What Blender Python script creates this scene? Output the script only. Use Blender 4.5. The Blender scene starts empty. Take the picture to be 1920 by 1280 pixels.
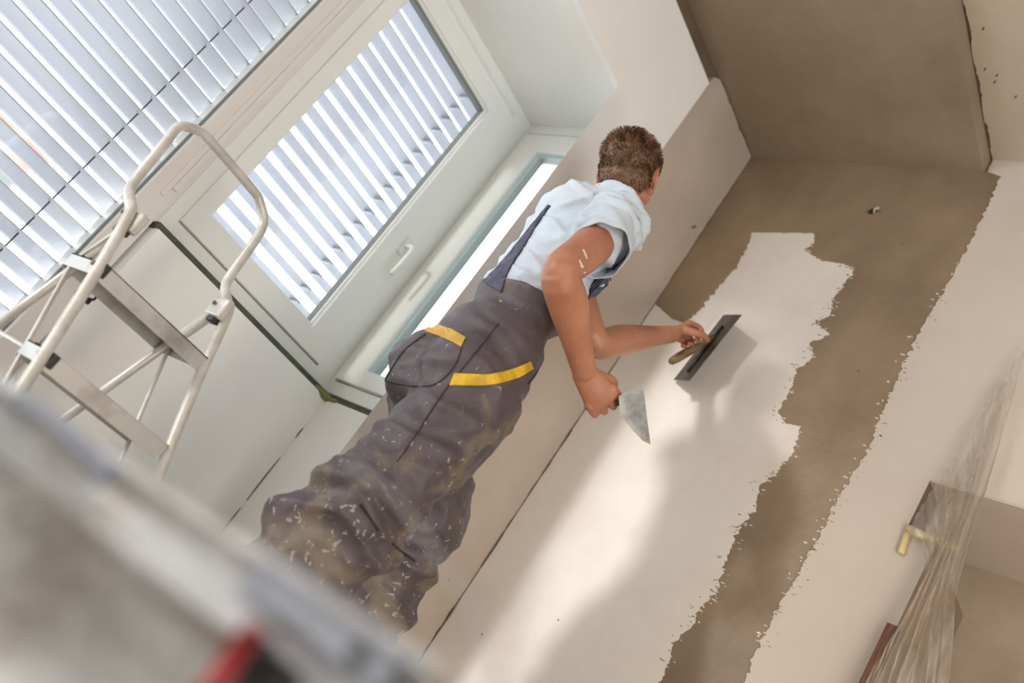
import bpy, bmesh, math, random
import numpy as np
from mathutils import Vector, Matrix, noise
from mathutils.bvhtree import BVHTree
from mathutils.geometry import tessellate_polygon

random.seed(7)
SC = bpy.context.scene
COL = SC.collection
# ---------------------------------------------------------------- camera
F = 1812.354
R = np.array([[0.45112545, -0.70612818, 0.5457736], [0.61852691, -0.19346849, -0.76157364], [0.6433586, 0.68114091, 0.34948072]])
# rows: camera right / down / forward in world axes (floor z=0, right wall x=2.5, window wall y=2.66)
CAM = np.array([0.0, 0.0, 0.22])
CR, CU, CF = Vector(R[0]), -Vector(R[1]), Vector(R[2])
cam_d = bpy.data.cameras.new('camera')
cam = bpy.data.objects.new('camera', cam_d); COL.objects.link(cam)
m = Matrix((CR, CU, -CF)).transposed().to_4x4(); m.translation = Vector(CAM)
cam.matrix_world = m
cam_d.sensor_width = 36; cam_d.lens = F * 36 / 1920; cam_d.clip_start = 0.02
cam_d.dof.use_dof = True; cam_d.dof.focus_distance = 2.6; cam_d.dof.aperture_fstop = 1.7
SC.camera = cam
# ---------------------------------------------------------------- world, sun, exposure
SC.view_settings.view_transform = 'Standard'; SC.view_settings.look = 'None'
SC.view_settings.gamma = 1; SC.view_settings.use_curve_mapping = False
SC.view_settings.exposure = 0.35
W = bpy.data.worlds.new('overcast_sky'); SC.world = W; W.use_nodes = True
W.node_tree.nodes['Background'].inputs[0].default_value = (0.92, 0.965, 1.0, 1)
W.node_tree.nodes['Background'].inputs[1].default_value = 3.3
sd = bpy.data.lights.new('sun', 'SUN'); sd.energy = 1.4; sd.angle = math.radians(7); sd.color = (1, 0.96, 0.92)
sun = bpy.data.objects.new('sun', sd); COL.objects.link(sun)
sun.rotation_euler = Vector((0.955, -0.235, -0.185)).to_track_quat('-Z', 'Y').to_euler()
ld = bpy.data.lights.new('work_lamp', 'AREA'); ld.energy = 12; ld.size = 0.5; ld.color = (1, 0.84, 0.64)
lamp = bpy.data.objects.new('work_lamp', ld); COL.objects.link(lamp); lamp.location = (1.1, -0.4, 0.28)
lamp.rotation_euler = Vector((1.45, 1.5, 1.25)).to_track_quat('-Z', 'Y').to_euler()

# ---------------------------------------------------------------- pixel -> real point on a known plane
def ray(u, v): return R.T @ np.array([(u - 960) / F, (v - 640) / F, 1.0])
def onx(u, v, x): d = ray(u, v); return Vector(CAM + d * x / d[0])
def ony(u, v, y): d = ray(u, v); return Vector(CAM + d * y / d[1])
def onz(u, v, z): d = ray(u, v); return Vector(CAM + d * (z - CAM[2]) / d[2])
def at(u, v, D): return Vector(CAM + ray(u, v) * D)

# ---------------------------------------------------------------- materials
def srgb(r, g, b):
    f = lambda c: (c / 255 / 12.92) if c / 255 <= 0.04045 else ((c / 255 + 0.055) / 1.055) ** 2.4
    return (f(r), f(g), f(b), 1)
def mat(name, col, rough=0.6, col2=None, scale=3.0, bump=0.0, bscale=60.0, metal=0.0, lo=0.4, hi=0.62, spec=0.5, detail=8, stretch=None):
    M = bpy.data.materials.new(name); M.use_nodes = True
    nt = M.node_tree; N = nt.nodes; L = nt.links; b = N['Principled BSDF']
    b.inputs['Base Color'].default_value = col; b.inputs['Roughness'].default_value = rough
    b.inputs['Metallic'].default_value = metal; b.inputs['Specular IOR Level'].default_value = spec
    tc = N.new('ShaderNodeTexCoord'); src = tc.outputs['Object']
    if stretch:
        mp = N.new('ShaderNodeMapping'); L.new(src, mp.inputs[0]); mp.inputs['Scale'].default_value = stretch; src = mp.outputs[0]
    if col2:
        n = N.new('ShaderNodeTexNoise'); n.inputs['Scale'].default_value = scale; n.inputs['Detail'].default_value = detail; n.inputs['Roughness'].default_value = 0.6
        L.new(src, n.inputs['Vector'])
        cr = N.new('ShaderNodeValToRGB'); cr.color_ramp.elements[0].position = lo; cr.color_ramp.elements[1].position = hi
        cr.color_ramp.elements[0].color = col; cr.color_ramp.elements[1].color = col2
        L.new(n.outputs['Fac'], cr.inputs[0]); L.new(cr.outputs[0], b.inputs['Base Color'])
    if bump:
        n2 = N.new('ShaderNodeTexNoise'); n2.inputs['Scale'].default_value = bscale; n2.inputs['Detail'].default_value = 6
        L.new(src, n2.inputs['Vector'])
        bp = N.new('ShaderNodeBump'); bp.inputs['Strength'].default_value = bump; bp.inputs['Distance'].default_value = 0.01
        L.new(n2.outputs['Fac'], bp.inputs['Height']); L.new(bp.outputs[0], b.inputs['Normal'])
    return M
M_white = mat('painted_plaster', srgb(236, 235, 231), 0.7, srgb(242, 241, 238), 1.5, 0.08, 25)
M_board = mat('board_white', srgb(243, 242, 240), 0.75, srgb(247, 246, 245), 2, 0.08, 20)
M_grey = mat('grey_skim', srgb(182, 168, 154), 0.75, srgb(194, 180, 167), 2.4, 0.2, 22)
M_wet = mat('wet_render', srgb(128, 110, 90), 0.42, srgb(160, 139, 114), 2.3, 0.25, 18, lo=0.35, hi=0.68)
M_coat = mat('fresh_skim_coat', srgb(232, 226, 219), 0.5, srgb(222, 214, 206), 3.2, 0.22, 14, lo=0.45, hi=0.7)
M_coat2 = mat('dry_skim_coat', srgb(212, 201, 191), 0.7, srgb(202, 189, 178), 1.6, 0.12, 14, lo=0.4, hi=0.7)
M_soffit = mat('brown_render', srgb(156, 138, 118), 0.7, srgb(138, 121, 101), 2.0, 0.25, 14)
M_jamb = mat('grey_brown_render', srgb(176, 160, 142), 0.75, srgb(160, 144, 126), 2.4, 0.2, 22)
M_dark = mat('dark_render', srgb(112, 96, 78), 0.85, srgb(98, 82, 66), 6, 0.5, 30)
M_ceil = mat('raw_ceiling', srgb(198, 184, 167), 0.75, srgb(188, 173, 155), 1.6, 0.15, 14)
M_floor = mat('dusty_screed', srgb(214, 208, 200), 0.8, srgb(190, 184, 176), 4, 0.3, 40)
M_pvc = mat('white_upvc', srgb(232, 233, 228), 0.35, bump=0.02, bscale=4)
M_mull = mat('warm_upvc', srgb(226, 221, 216), 0.4)
M_gasket = mat('window_gasket', srgb(120, 124, 122), 0.6)
M_gasketb = mat('pale_blue_gasket', srgb(182, 200, 202), 0.5)
M_foam = mat('green_grey_foam', srgb(74, 76, 68), 0.9, srgb(92, 96, 78), 14)
M_slat = mat('slat_paint', srgb(190, 191, 200), 0.4)
M_slatg = mat('grey_slat_paint', srgb(158, 159, 170), 0.5)
M_cord = mat('cord', srgb(70, 74, 86), 0.8)
M_alu = mat('ladder_enamel', srgb(208, 205, 198), 0.34, srgb(190, 185, 176), 18, metal=0.15)
M_tread = mat('tread_metal', srgb(196, 194, 190), 0.42, srgb(156, 153, 148), 9, metal=0.45, lo=.5, hi=.72)
M_black = mat('black_plastic', srgb(38, 35, 34), 0.5)
M_steel = mat('brushed_steel', srgb(126, 123, 119), 0.4, srgb(92, 88, 85), 16, metal=0.85)
M_wood = mat('worn_wood', srgb(140, 118, 84), 0.6, srgb(84, 66, 44), 22)
M_bwood = mat('stained_wood', srgb(142, 92, 56), 0.5, srgb(96, 56, 32), 14, stretch=(12, 12, 1))
M_skin = mat('skin', srgb(184, 128, 100), 0.45, srgb(168, 108, 84), 7, 0.08, 90)
M_skin.node_tree.nodes['Principled BSDF'].inputs['Subsurface Weight'].default_value = 0.06
M_skin.node_tree.nodes['Principled BSDF'].inputs['Subsurface Radius'].default_value = (0.02, 0.008, 0.004)
M_hair = mat('brown_hair', srgb(104, 76, 57), 0.5, srgb(142, 106, 80), 60)
M_shirt = mat('pale_blue_cotton', srgb(190, 200, 211), 0.85, srgb(199, 207, 216), 6, 0.15, 250)
M_yellow = mat('yellow_trim', srgb(226, 182, 40), 0.6, srgb(190, 150, 40), 22, 0.1, 200)
M_tan = mat('faded_trim', srgb(206, 166, 84), 0.7, srgb(190, 146, 66), 22)
M_navy = mat('navy_strap', srgb(62, 62, 84), 0.75, srgb(84, 82, 98), 40)
M_seam = mat('dark_seam', srgb(46, 40, 43), 0.9)
M_tape = mat('masking_tape', srgb(224, 203, 150), 0.6, srgb(235, 220, 178), 30, 0.2, 80)
M_case = mat('smeared_plastic', srgb(244, 240, 236), 0.6, srgb(224, 217, 210), 6, 0.3, 40, lo=.42, hi=.66)
M_rim = mat('pale_rim', srgb(206, 208, 216), 0.6, srgb(190, 188, 188), 7)
M_handle = mat('grey_blue_plastic', srgb(150, 154, 164), 0.7)
M_red = mat('red_plastic', srgb(196, 40, 44), 0.45)
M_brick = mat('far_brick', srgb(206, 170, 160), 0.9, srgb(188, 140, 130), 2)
M_boot = mat('boot_leather', srgb(70, 58, 48), 0.7, srgb(96, 84, 70), 12)
M_eye = mat('eye_white', srgb(235, 232, 226), 0.3)

def trousers_mat():
    M = bpy.data.materials.new('spattered_workwear'); M.use_nodes = True
    nt = M.node_tree; N = nt.nodes; L = nt.links; b = N['Principled BSDF']; b.inputs['Roughness'].default_value = 0.58
    tc = N.new('ShaderNodeTexCoord'); P = tc.outputs['Object']
    def noi(s, d=4, dist=0):
        n = N.new('ShaderNodeTexNoise'); n.inputs['Scale'].default_value = s; n.inputs['Detail'].default_value = d; n.inputs['Distortion'].default_value = dist
        L.new(P, n.inputs['Vector']); return n.outputs['Fac']
    def mth(op, a, c=None, clamp=False):
        n = N.new('ShaderNodeMath'); n.operation = op; n.use_clamp = clamp
        for i, q in enumerate((a, c)):
            if q is None: continue
            if isinstance(q, (int, float)): n.inputs[i].default_value = q
            else: L.new(q, n.inputs[i])
        return n.outputs[0]
    sep = N.new('ShaderNodeSeparateXYZ'); L.new(P, sep.inputs[0])
    low = mth('MULTIPLY', mth('SUBTRACT', 1.0, sep.outputs['Z']), 1.5, True)      # more plaster the nearer the boots
    c0 = N.new('ShaderNodeMixRGB'); c0.inputs[1].default_value = srgb(94, 84, 88); c0.inputs[2].default_value = srgb(66, 57, 60); L.new(noi(5), c0.inputs[0])
    dirt = mth('MULTIPLY', mth('SUBTRACT', mth('ADD', noi(9, 6, 0.6), mth('MULTIPLY', low, 0.12)), 0.585), 8, True)
    c1 = N.new('ShaderNodeMixRGB'); L.new(mth('MULTIPLY', dirt, 0.55), c1.inputs[0]); L.new(c0.outputs[0], c1.inputs[1]); c1.inputs[2].default_value = srgb(132, 118, 96)
    sp = mth('MULTIPLY', mth('SUBTRACT', mth('ADD', noi(62, 3, 0.8), mth('MULTIPLY', low, 0.075)), 0.69), 26, True)
    c2 = N.new('ShaderNodeMixRGB'); L.new(mth('MULTIPLY', sp, 0.8), c2.inputs[0]); L.new(c1.outputs[0], c2.inputs[1]); c2.inputs[2].default_value = srgb(170, 160, 148)
    L.new(c2.outputs[0], b.inputs['Base Color'])
    bp = N.new('ShaderNodeBump'); bp.inputs['Strength'].default_value = 0.35; bp.inputs['Distance'].default_value = 0.006
    L.new(noi(35, 5), bp.inputs['Height']); L.new(bp.outputs[0], b.inputs['Normal'])
    return M
M_trous = trousers_mat()

def mixmat(name, tcol, gcol, fac, rough):
    M = bpy.data.materials.new(name); M.use_nodes = True; nt = M.node_tree; N = nt.nodes; L = nt.links
    N.remove(N['Principled BSDF']); out = N['Material Output']
    t = N.new('ShaderNodeBsdfTransparent'); t.inputs[0].default_value = tcol
    g = N.new('ShaderNodeBsdfGlossy'); g.inputs[0].default_value = gcol; g.inputs['Roughness'].default_value = rough
    mx = N.new('ShaderNodeMixShader'); mx.inputs[0].default_value = fac
    L.new(t.outputs[0], mx.inputs[1]); L.new(g.outputs[0], mx.inputs[2]); L.new(mx.outputs[0], out.inputs[0])
    return M, mx, N, L
M_glass = mixmat('window_glass', (0.95, 0.97, 0.97, 1), (1, 1, 1, 1), 0.05, 0.02)[0]
M_film, fmx, fN, fL = mixmat('plastic_film', (0.95, 0.94, 0.92, 1), (1, 0.98, 0.96, 1), 0.16, 0.33)
fd = fN.new('ShaderNodeBsdfDiffuse'); fd.inputs[0].default_value = srgb(225, 216, 206)
ft = fN.new('ShaderNodeBsdfTranslucent'); ft.inputs[0].default_value = srgb(225, 216, 206)
fa = fN.new('ShaderNodeMixShader'); fa.inputs[0].default_value = 0.5; fL.new(fd.outputs[0], fa.inputs[1]); fL.new(ft.outputs[0], fa.inputs[2])
fb = fN.new('ShaderNodeMixShader'); fL.new(fmx.outputs[0], fb.inputs[1]); fL.new(fa.outputs[0], fb.inputs[2])
fn = fN.new('ShaderNodeTexNoise'); fn.inputs['Scale'].default_value = 9; fn.inputs['Detail'].default_value = 5
fc = fN.new('ShaderNodeTexCoord'); fmap = fN.new('ShaderNodeMapping'); fmap.inputs['Scale'].default_value = (1, 2.2, 0.35)
fL.new(fc.outputs['Object'], fmap.inputs[0]); fL.new(fmap.outputs[0], fn.inputs['Vector'])
frm = fN.new('ShaderNodeValToRGB'); frm.color_ramp.elements[0].position = .42; frm.color_ramp.elements[1].position = .7
frm.color_ramp.elements[0].color = (.12, .12, .12, 1); frm.color_ramp.elements[1].color = (.6, .6, .6, 1)
fL.new(fn.outputs['Fac'], frm.inputs[0]); fL.new(frm.outputs[0], fb.inputs[0])
fL.new(fb.outputs[0], fN['Material Output'].inputs[0])

# ---------------------------------------------------------------- builders
def link(name, me, m_, parent=None, smooth=False):
    o = bpy.data.objects.new(name, me); COL.objects.link(o)
    if m_ is not None and not me.materials: me.materials.append(m_)
    if smooth:
        for p in me.polygons: p.use_smooth = True
    if parent is not None:
        o.parent = parent; o.matrix_parent_inverse = parent.matrix_world.inverted()
    return o
def obj(name, bm, m_, parent=None, smooth=False):
    me = bpy.data.meshes.new(name); bmesh.ops.recalc_face_normals(bm, faces=bm.faces); bm.to_mesh(me); bm.free()
    return link(name, me, m_, parent, smooth)
def thing(name, label, cat, loc=(0, 0, 0), group=None):
    o = bpy.data.objects.new(name, None); COL.objects.link(o); o.location = loc; o.empty_display_size = 0.05
    o.matrix_world = Matrix.Translation(loc)
    o['label'] = label; o['category'] = cat
    if group: o['group'] = group
    return o
def tag(o, label, cat, group=None):
    o['label'] = label; o['category'] = cat
    if group: o['group'] = group
    return o
def structure(o, label, cat):
    o['kind'] = 'structure'; o['label'] = label; o['category'] = cat; return o
def box(bm, a, b, bev=0.0):
    a = Vector(a); b = Vector(b); c = (a + b) / 2; s = b - a
    r = bmesh.ops.create_cube(bm, size=1, matrix=Matrix.Translation(c) @ Matrix.Diagonal((abs(s.x), abs(s.y), abs(s.z), 1)))
    if bev:
        es = list({e for v in r['verts'] for e in v.link_edges})
        bmesh.ops.bevel(bm, geom=es, offset=bev, segments=2, affect='EDGES', profile=0.6)
def boxes(*l, bev=0.0):
    bm = bmesh.new()
    for a, b in l: box(bm, a, b, bev)
    return bm
def frames_along(pts):
    """parallel transported frames for a path"""
    pts = [Vector(p) for p in pts]; n = len(pts); T = []
    for i in range(n):
        T.append((pts[min(i + 1, n - 1)] - pts[max(i - 1, 0)]).normalized())
    u = T[0].orthogonal().normalized(); out = []
    for t in T:
        u = (u - t * u.dot(t)).normalized(); out.append((u.copy(), t.cross(u).normalized(), t))
    return pts, out
def tube(bm, pts, r, seg=12, cap=True):
    pts, fr = frames_along(pts); rings = []
    rs = r if isinstance(r, (list, tuple)) else [r] * len(pts)
    for p, (u, v, t), rr in zip(pts, fr, rs):
        rings.append([bm.verts.new(p + (u * math.cos(a) + v * math.sin(a)) * rr) for a in [2 * math.pi * k / seg for k in range(seg)]])
    for a, b in zip(rings, rings[1:]):
        for k in range(seg): bm.faces.new((a[k], a[(k + 1) % seg], b[(k + 1) % seg], b[k]))
    if cap: bm.faces.new(rings[0][::-1]); bm.faces.new(rings[-1])
def loft(bm, secs, seg=24, cap=True, dome=0.6):
    """secs: (centre, side vector with length, front vector with length)"""
    rings = []
    S = [(Vector(c), Vector(a), Vector(b)) for c, a, b in secs]
    if dome:
        c, a, b = S[0]; d = (S[0][0] - S[1][0]).normalized() * min(a.length, b.length) * dome
        S = [(c + d, a * .15, b * .15), (c + d * .75, a * .66, b * .66)] + S
        c, a, b = S[-1]; d = (S[-1][0] - S[-2][0]).normalized() * min(a.length, b.length) * dome
        S = S + [(c + d * .75, a * .66, b * .66), (c + d, a * .15, b * .15)]
    for c, a, b in S:
        rings.append([bm.verts.new(c + a * math.cos(t) + b * math.sin(t)) for t in [2 * math.pi * k / seg for k in range(seg)]])
    for a, b in zip(rings, rings[1:]):
        for k in range(seg): bm.faces.new((a[k], a[(k + 1) % seg], b[(k + 1) % seg], b[k]))
    if cap: bm.faces.new(rings[0][::-1]); bm.faces.new(rings[-1])
def smoothpath(pts, n=6):
    """Catmull-Rom through points (tuples of any length)"""
    P = [np.array(p, float) for p in pts]; P = [2 * P[0] - P[1]] + P + [2 * P[-1] - P[-2]]; out = []
    for i in range(1, len(P) - 2):
        for k in range(n):
            t = k / n; a, b, c, d = P[i - 1:i + 3]
            out.append(0.5 * ((2 * b) + (-a + c) * t + (2 * a - 5 * b + 4 * c - d) * t * t + (-a + 3 * b - 3 * c + d) * t ** 3))
    out.append(P[-2]); return out
def limb(bm, pts, rad, n=5, seg=20, flat=1.0, dome=0.6):
    sp = smoothpath([(*p, r) for p, r in zip(pts, rad)], n)
    P, fr = frames_along([Vector(s[:3]) for s in sp])
    loft(bm, [(p, u * s[3], v * s[3] * flat) for p, (u, v, t), s in zip(P, fr, sp)], seg, dome=dome)
def ball(bm, c, rx, ry, rz, ax=None, seg=24):
    M_ = Matrix((ax[0] * rx, ax[1] * ry, ax[2] * rz)).transposed().to_4x4() if ax else Matrix.Diagonal((rx, ry, rz, 1))
    M_.translation = Vector(c); bmesh.ops.create_uvsphere(bm, u_segments=seg, v_segments=seg // 2, radius=1, matrix=M_)
def fuse(bm, voxel, smooth=4, factor=0.5, fold=None):
    """union of closed shapes as one continuous surface"""
    me = bpy.data.meshes.new('tmp'); bmesh.ops.recalc_face_normals(bm, faces=bm.faces); bm.to_mesh(me); bm.free()
    o = bpy.data.objects.new('tmp', me); COL.objects.link(o)
    r = o.modifiers.new('r', 'REMESH'); r.mode = 'VOXEL'; r.voxel_size = voxel; r.adaptivity = 0
    s = o.modifiers.new('s', 'SMOOTH'); s.factor = factor; s.iterations = smooth
    dg = bpy.context.evaluated_depsgraph_get(); me2 = bpy.data.meshes.new_from_object(o.evaluated_get(dg))
    bpy.data.objects.remove(o); bpy.data.meshes.remove(me)
    if fold:
        nn = [v.normal.copy() for v in me2.vertices]
        for v, n_ in zip(me2.vertices, nn): v.co = v.co + n_ * fold(v.co)
        b2 = bmesh.new(); b2.from_mesh(me2)
        for _ in range(2): bmesh.ops.smooth_vert(b2, verts=b2.verts, factor=.5, use_axis_x=True, use_axis_y=True, use_axis_z=True)
        b2.to_mesh(me2); b2.free()
    return me2
def ragged(poly, step=0.012, amp=0.01, seed=0, keep=None):
    """subdivide an outline and give it a torn, trowelled edge (2D tuples). keep(a,b)->True leaves an edge straight"""
    out = []; n = len(poly)
    for i in range(n):
        a = Vector(poly[i]); b = Vector(poly[(i + 1) % n]); out.append(a)
        if keep and keep(a, b): continue
        L_ = (b - a).length; k = max(1, int(L_ / step)); d = (b - a).normalized(); nrm = Vector((-d.y, d.x))
        for j in range(1, k):
            q = a.lerp(b, j / k)
            w = noise.noise(Vector((q.x * 25, q.y * 60, seed))) * 1.0 + noise.noise(Vector((q.x * 90, q.y * 160, seed + 5))) * 0.6
            out.append(q + Vector((w * amp * 1.2, w * amp * 0.2)) + nrm * random.uniform(-.15, .15) * amp)
    return out
def slab_x(name, poly, x, th, m_, parent):
    """thin coat on the right wall; poly in (y,z); outer face at x-th"""
    bm = bmesh.new(); pv = [Vector((p[0], p[1], 0)) for p in poly]
    tri = tessellate_polygon([pv])
    f = [bm.verts.new((x - th, p[0], p[1])) for p in poly]; b = [bm.verts.new((x + .001, p[0] , p[1])) for p in poly]
    for t in tri:
        try: bm.faces.new([f[i] for i in t])
        except ValueError: pass
    n = len(poly)
    for i in range(n):
        try: bm.faces.new((f[i], f[(i + 1) % n], b[(i + 1) % n], b[i]))
        except ValueError: pass
    me = bpy.data.meshes.new(name); bmesh.ops.recalc_face_normals(bm, faces=bm.faces); bm.to_mesh(me); bm.free()
    return link(name, me, m_, parent)

# ================================================================ THE ROOM
XP, YF, YB, XW3, XN = 2.5, 2.125, 2.66, 1.926, 1.718
ZN, ZS, ZC, ZL = 2.205, 2.695, 2.762, 2.619
XL = -3.5
wall_right = structure(obj('wall_right', boxes(((XP, 0.937, 0), (XP + .12, 3.0, 3.0)), ((XP, 0.852, 0), (XP + .46, 0.9365, 1.335)), ((XP, -3.2, 1.505), (XP + .6, 0.937, 3.0))), M_wet),
                       'brown freshly rendered wall the worker is skimming, with a square cut recess', 'wall')
floor = structure(obj('floor', boxes(((XL, -3.2, -0.1), (XP + 1.2, 3.0, 0))), M_floor), 'dusty grey screed floor under the worker', 'floor')
ceiling = structure(obj('ceiling', boxes(((XL, -3.2, ZC), (XP + .1, YF + .2, ZC + .2))), M_dark), 'room ceiling with a dropped brown strip along the window side', 'ceiling')
obj('ceiling_drop', boxes(((XL, 1.226, ZS), (XP, YF + .02, ZC + .01))), M_soffit, ceiling)
structure(obj('wall_left', boxes(((XL - .12, -3.2, 0), (XL, 2.8, ZC + .2))), M_coat2), 'plain skimmed wall at the far left of the room', 'wall')
structure(obj('wall_front', boxes(((XL, -3.32, 0), (-2.2, -3.2, ZC)), ((1.2, -3.32, 0), (XP + .6, -3.2, ZC)), ((-2.2, -3.32, 2.3), (1.2, -3.2, ZC))), M_coat2), 'wall behind the camera with a wide terrace opening', 'wall')
# ragged skim on the upper ceiling
edge = []
yy = XL
k = 0
bm = bmesh.new(); prev = None
x = XL
while x <= XP + 1e-6:
    r_ = 1.222 + 0.010 * noise.noise(Vector((x * 9, 0, 3))) + 0.008 * noise.noise(Vector((x * 45, 0, 7)))
    a = bm.verts.new((x, -3.2, ZC - .004)); b = bm.verts.new((x, r_ - .004, ZC - .004)); c = bm.verts.new((x, r_ - .004, ZC + .001))
    if prev: bm.faces.new((prev[0], a, b, prev[1])); bm.faces.new((prev[1], b, c, prev[2]))
    prev = (a, b, c); x += 0.0125
obj('ceiling_skim', bm, M_ceil, ceiling)
# inner wall plane: raw wall + grey skim panel + white board lintel and pier
wall_window = structure(obj('wall_back', boxes(((XL, YF + .022, ZL - .05), (XP, YF + .14, ZC)), ((XW3 + .125, YF + .0221, 0), (XP, YF + .14, ZL - .06))), M_dark),
                        'inner wall plane around the window niche with white boards and grey skim', 'wall')
# grey skim panel beside the right wall with rough outer edges
bm = bmesh.new(); pts = []
x0 = 2.03
n = 150
for i in range(n + 1):
    z = -0.0 + (ZS - .006) * i / n
    xr = XP - .002 - abs(0.010 * noise.noise(Vector((z * 14, 1, 2)))) - (abs(.006 * noise.noise(Vector((z * 60, 1, 2)))))
    pts.append((xr, z))
top = []
for i in range(1, 30):
    t = i / 30; xx = XP - .004 - (XP - .004 - 2.074) * t
    top.append((xx, ZS - .006 - abs(0.012 * noise.noise(Vector((xx * 22, 4, 2)))) - (0.02 * max(0, t - .93) / .07)))
poly = [(x0, 0.0)] + pts + top + [(2.066, ZS - .035), (2.060, ZL), (x0, ZL - .02)]
pv = [Vector((p[0], p[1], 0)) for p in poly]
fv = [bm.verts.new((p[0], YF + .004, p[1])) for p in poly]; bv = [bm.verts.new((p[0], YF + .024, p[1])) for p in poly]
for t in tessellate_polygon([pv]): bm.faces.new([fv[i] for i in t])
for i in range(len(poly)):
    j = (i + 1) % len(poly); bm.faces.new((fv[i], fv[j], bv[j], bv[i]))
obj('grey_skim_panel', bm, M_grey, wall_window)
obj('board_lining', boxes(((.95, YF, ZN), (2.058, YF + .025, ZL)), ((XL, YF, 2.60), (.95, YF + .025, ZL)), ((XN + .03, YF, 0), (2.058, YF + .025, ZN))), M_board, wall_window)
bm = bmesh.new(); a_ = [bm.verts.new(p) for z_ in (0, ZN) for p in ((XN, YF, z_), (XN + .03, YF, z_), (XN + .03, YF + .025, z_))]
for f in ((0, 1, 2), (3, 5, 4), (0, 3, 4, 1), (1, 4, 5, 2), (2, 5, 3, 0)): bm.faces.new([a_[q_] for q_ in f])
obj('board_edge', bm, M_board, wall_window)
# niche: back parapet, side wall, ceiling
wall_niche = structure(obj('wall_niche', boxes(((1.10, 2.60, 0), (XW3 + .02, 2.72, 0.866)), ((XW3 - .010, YF + .045, 0), (XW3 + .12, 2.60, 0.866)), bev=.002), M_white), 'white parapet wall below the windows of the niche', 'wall')
obj('niche_side', boxes(((XW3 + .012, YF + .0256, 0), (XW3 + .12, YF + .044, 2.25))), M_white, wall_niche)
structure(obj('ceiling_niche', boxes(((.95, YF + .0255, ZN), (XW3 + .3, 2.735, ZN + .12)), ((XL, YF + .0255, 2.60), (.95, 2.735, 2.72)), ((.93, YF + .0255, ZN + .121), (.949, 2.735, 2.599))), M_white), 'smooth white ceiling of the window niche', 'ceiling')
bm = bmesh.new()
box(bm, (1.10, 2.625, 0.863), (XW3, 2.70, 0.889)); box(bm, (XW3 + .004, 2.28, 0.863), (XW3 + .05, 2.70, 0.893))
structure(obj('trim_1', bm, M_foam), 'dark green-grey sealing foam line under the window frames', 'trim')
bm = bmesh.new()   # blob of foam pushed out in the corner
ball(bm, (XW3 - .02, 2.60, .868), .035, .02, .014); ball(bm, (XW3 - .05, 2.602, .872), .03, .01, .008); ball(bm, (XW3 - .008, 2.57, .868), .01, .03, .009)
me = fuse(bm, .004, 2, fold=lambda c: .003 * noise.noise(c * 90)); obj_ = link('foam_blob', me, mat('foam_green', srgb(120, 130, 84), .9), bpy.data.objects['trim_1'], True)

def ring(f, a0, a1, b0, b1, w, d0, d1, ch=.0025):
    """mitred rectangular frame; room-side edges chamfered; d0 faces the room"""
    bm = bmesh.new(); O = lambda e, d: [bm.verts.new(f(p, q, d)) for p, q in ((a0 + e, b0 + e), (a1 - e, b0 + e), (a1 - e, b1 - e), (a0 + e, b1 - e))]
    I = lambda e, d: [bm.verts.new(f(p, q, d)) for p, q in ((a0 + w[0] - e, b0 + w[2] - e), (a1 - w[1] + e, b0 + w[2] - e), (a1 - w[1] + e, b1 - w[3] + e), (a0 + w[0] - e, b1 - w[3] + e))]
    ch = min(ch, min(w) * .3)
    R_ = [O(0, d1), O(0, d0 + ch), O(ch, d0), I(ch, d0), I(0, d0 + ch), I(0, d1)]
    for k in range(6):
        a, b = R_[k], R_[(k + 1) % 6]
        for j in range(4): bm.faces.new((a[j], a[(j + 1) % 4], b[(j + 1) % 4], b[j]))
    return bm
def frame_xz(name, x0, x1, z0, z1, w, ya, yb, m_, parent, bev=.004):
    return obj(name, ring(lambda p, q, d: (p, d, q), x0, x1, z0, z1, w, ya, yb), m_, parent)
def frame_yz(name, y0, y1, z0, z1, w, xa, xb, m_, parent, bev=.004):
    return obj(name, ring(lambda p, q, d: (d, p, q), y0, y1, z0, z1, w, xa, xb), m_, parent)
# middle window (opens in, blind outside)
w2 = structure(thing('window_2', 'middle white tilt window with striped blind behind the glass', 'window', (1.5, YB, .89)), 'middle white tilt window with striped blind behind the glass', 'window')
frame_xz('window_frame', 1.104, XW3 + .03, 0.888, ZN + .02, (.05, .11, .05, .06), YB, YB + .07, M_pvc, w2)
frame_xz('sash', 1.150, 1.84, 0.940, 2.14, (.058, .115, .075, .075), YB - .014, YB + .05, M_pvc, w2, .006)
frame_xz('glazing_bead', 1.205, 1.728, 1.012, 2.068, (.010, .012, .010, .012), YB - .004, YB + .03, M_pvc, w2, .002)
frame_xz('gasket', 1.213, 1.718, 1.020, 2.060, (.003, .004, .003, .014), YB + .004, YB + .03, M_gasket, w2, .0)
obj('window_pane', boxes(((1.21, YB + .02, 1.015), (1.722, YB + .026, 2.065))), M_glass, w2)
bm = bmesh.new(); hb = Vector((1.806, YB - .016, 1.455))
box(bm, hb + Vector((-.014, -.010, -.035)), hb + Vector((.014, .004, .035)), .004)
tube(bm, smoothpath([hb + Vector((0, -.008, .0)), hb + Vector((0, -.04, 0)), hb + Vector((0, -.052, -.02)), hb + Vector((0, -.05, -.07)), hb + Vector((0, -.045, -.125))], 4), .0085, 10)
obj('window_handle', bm, M_pvc, w2, True)
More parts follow.
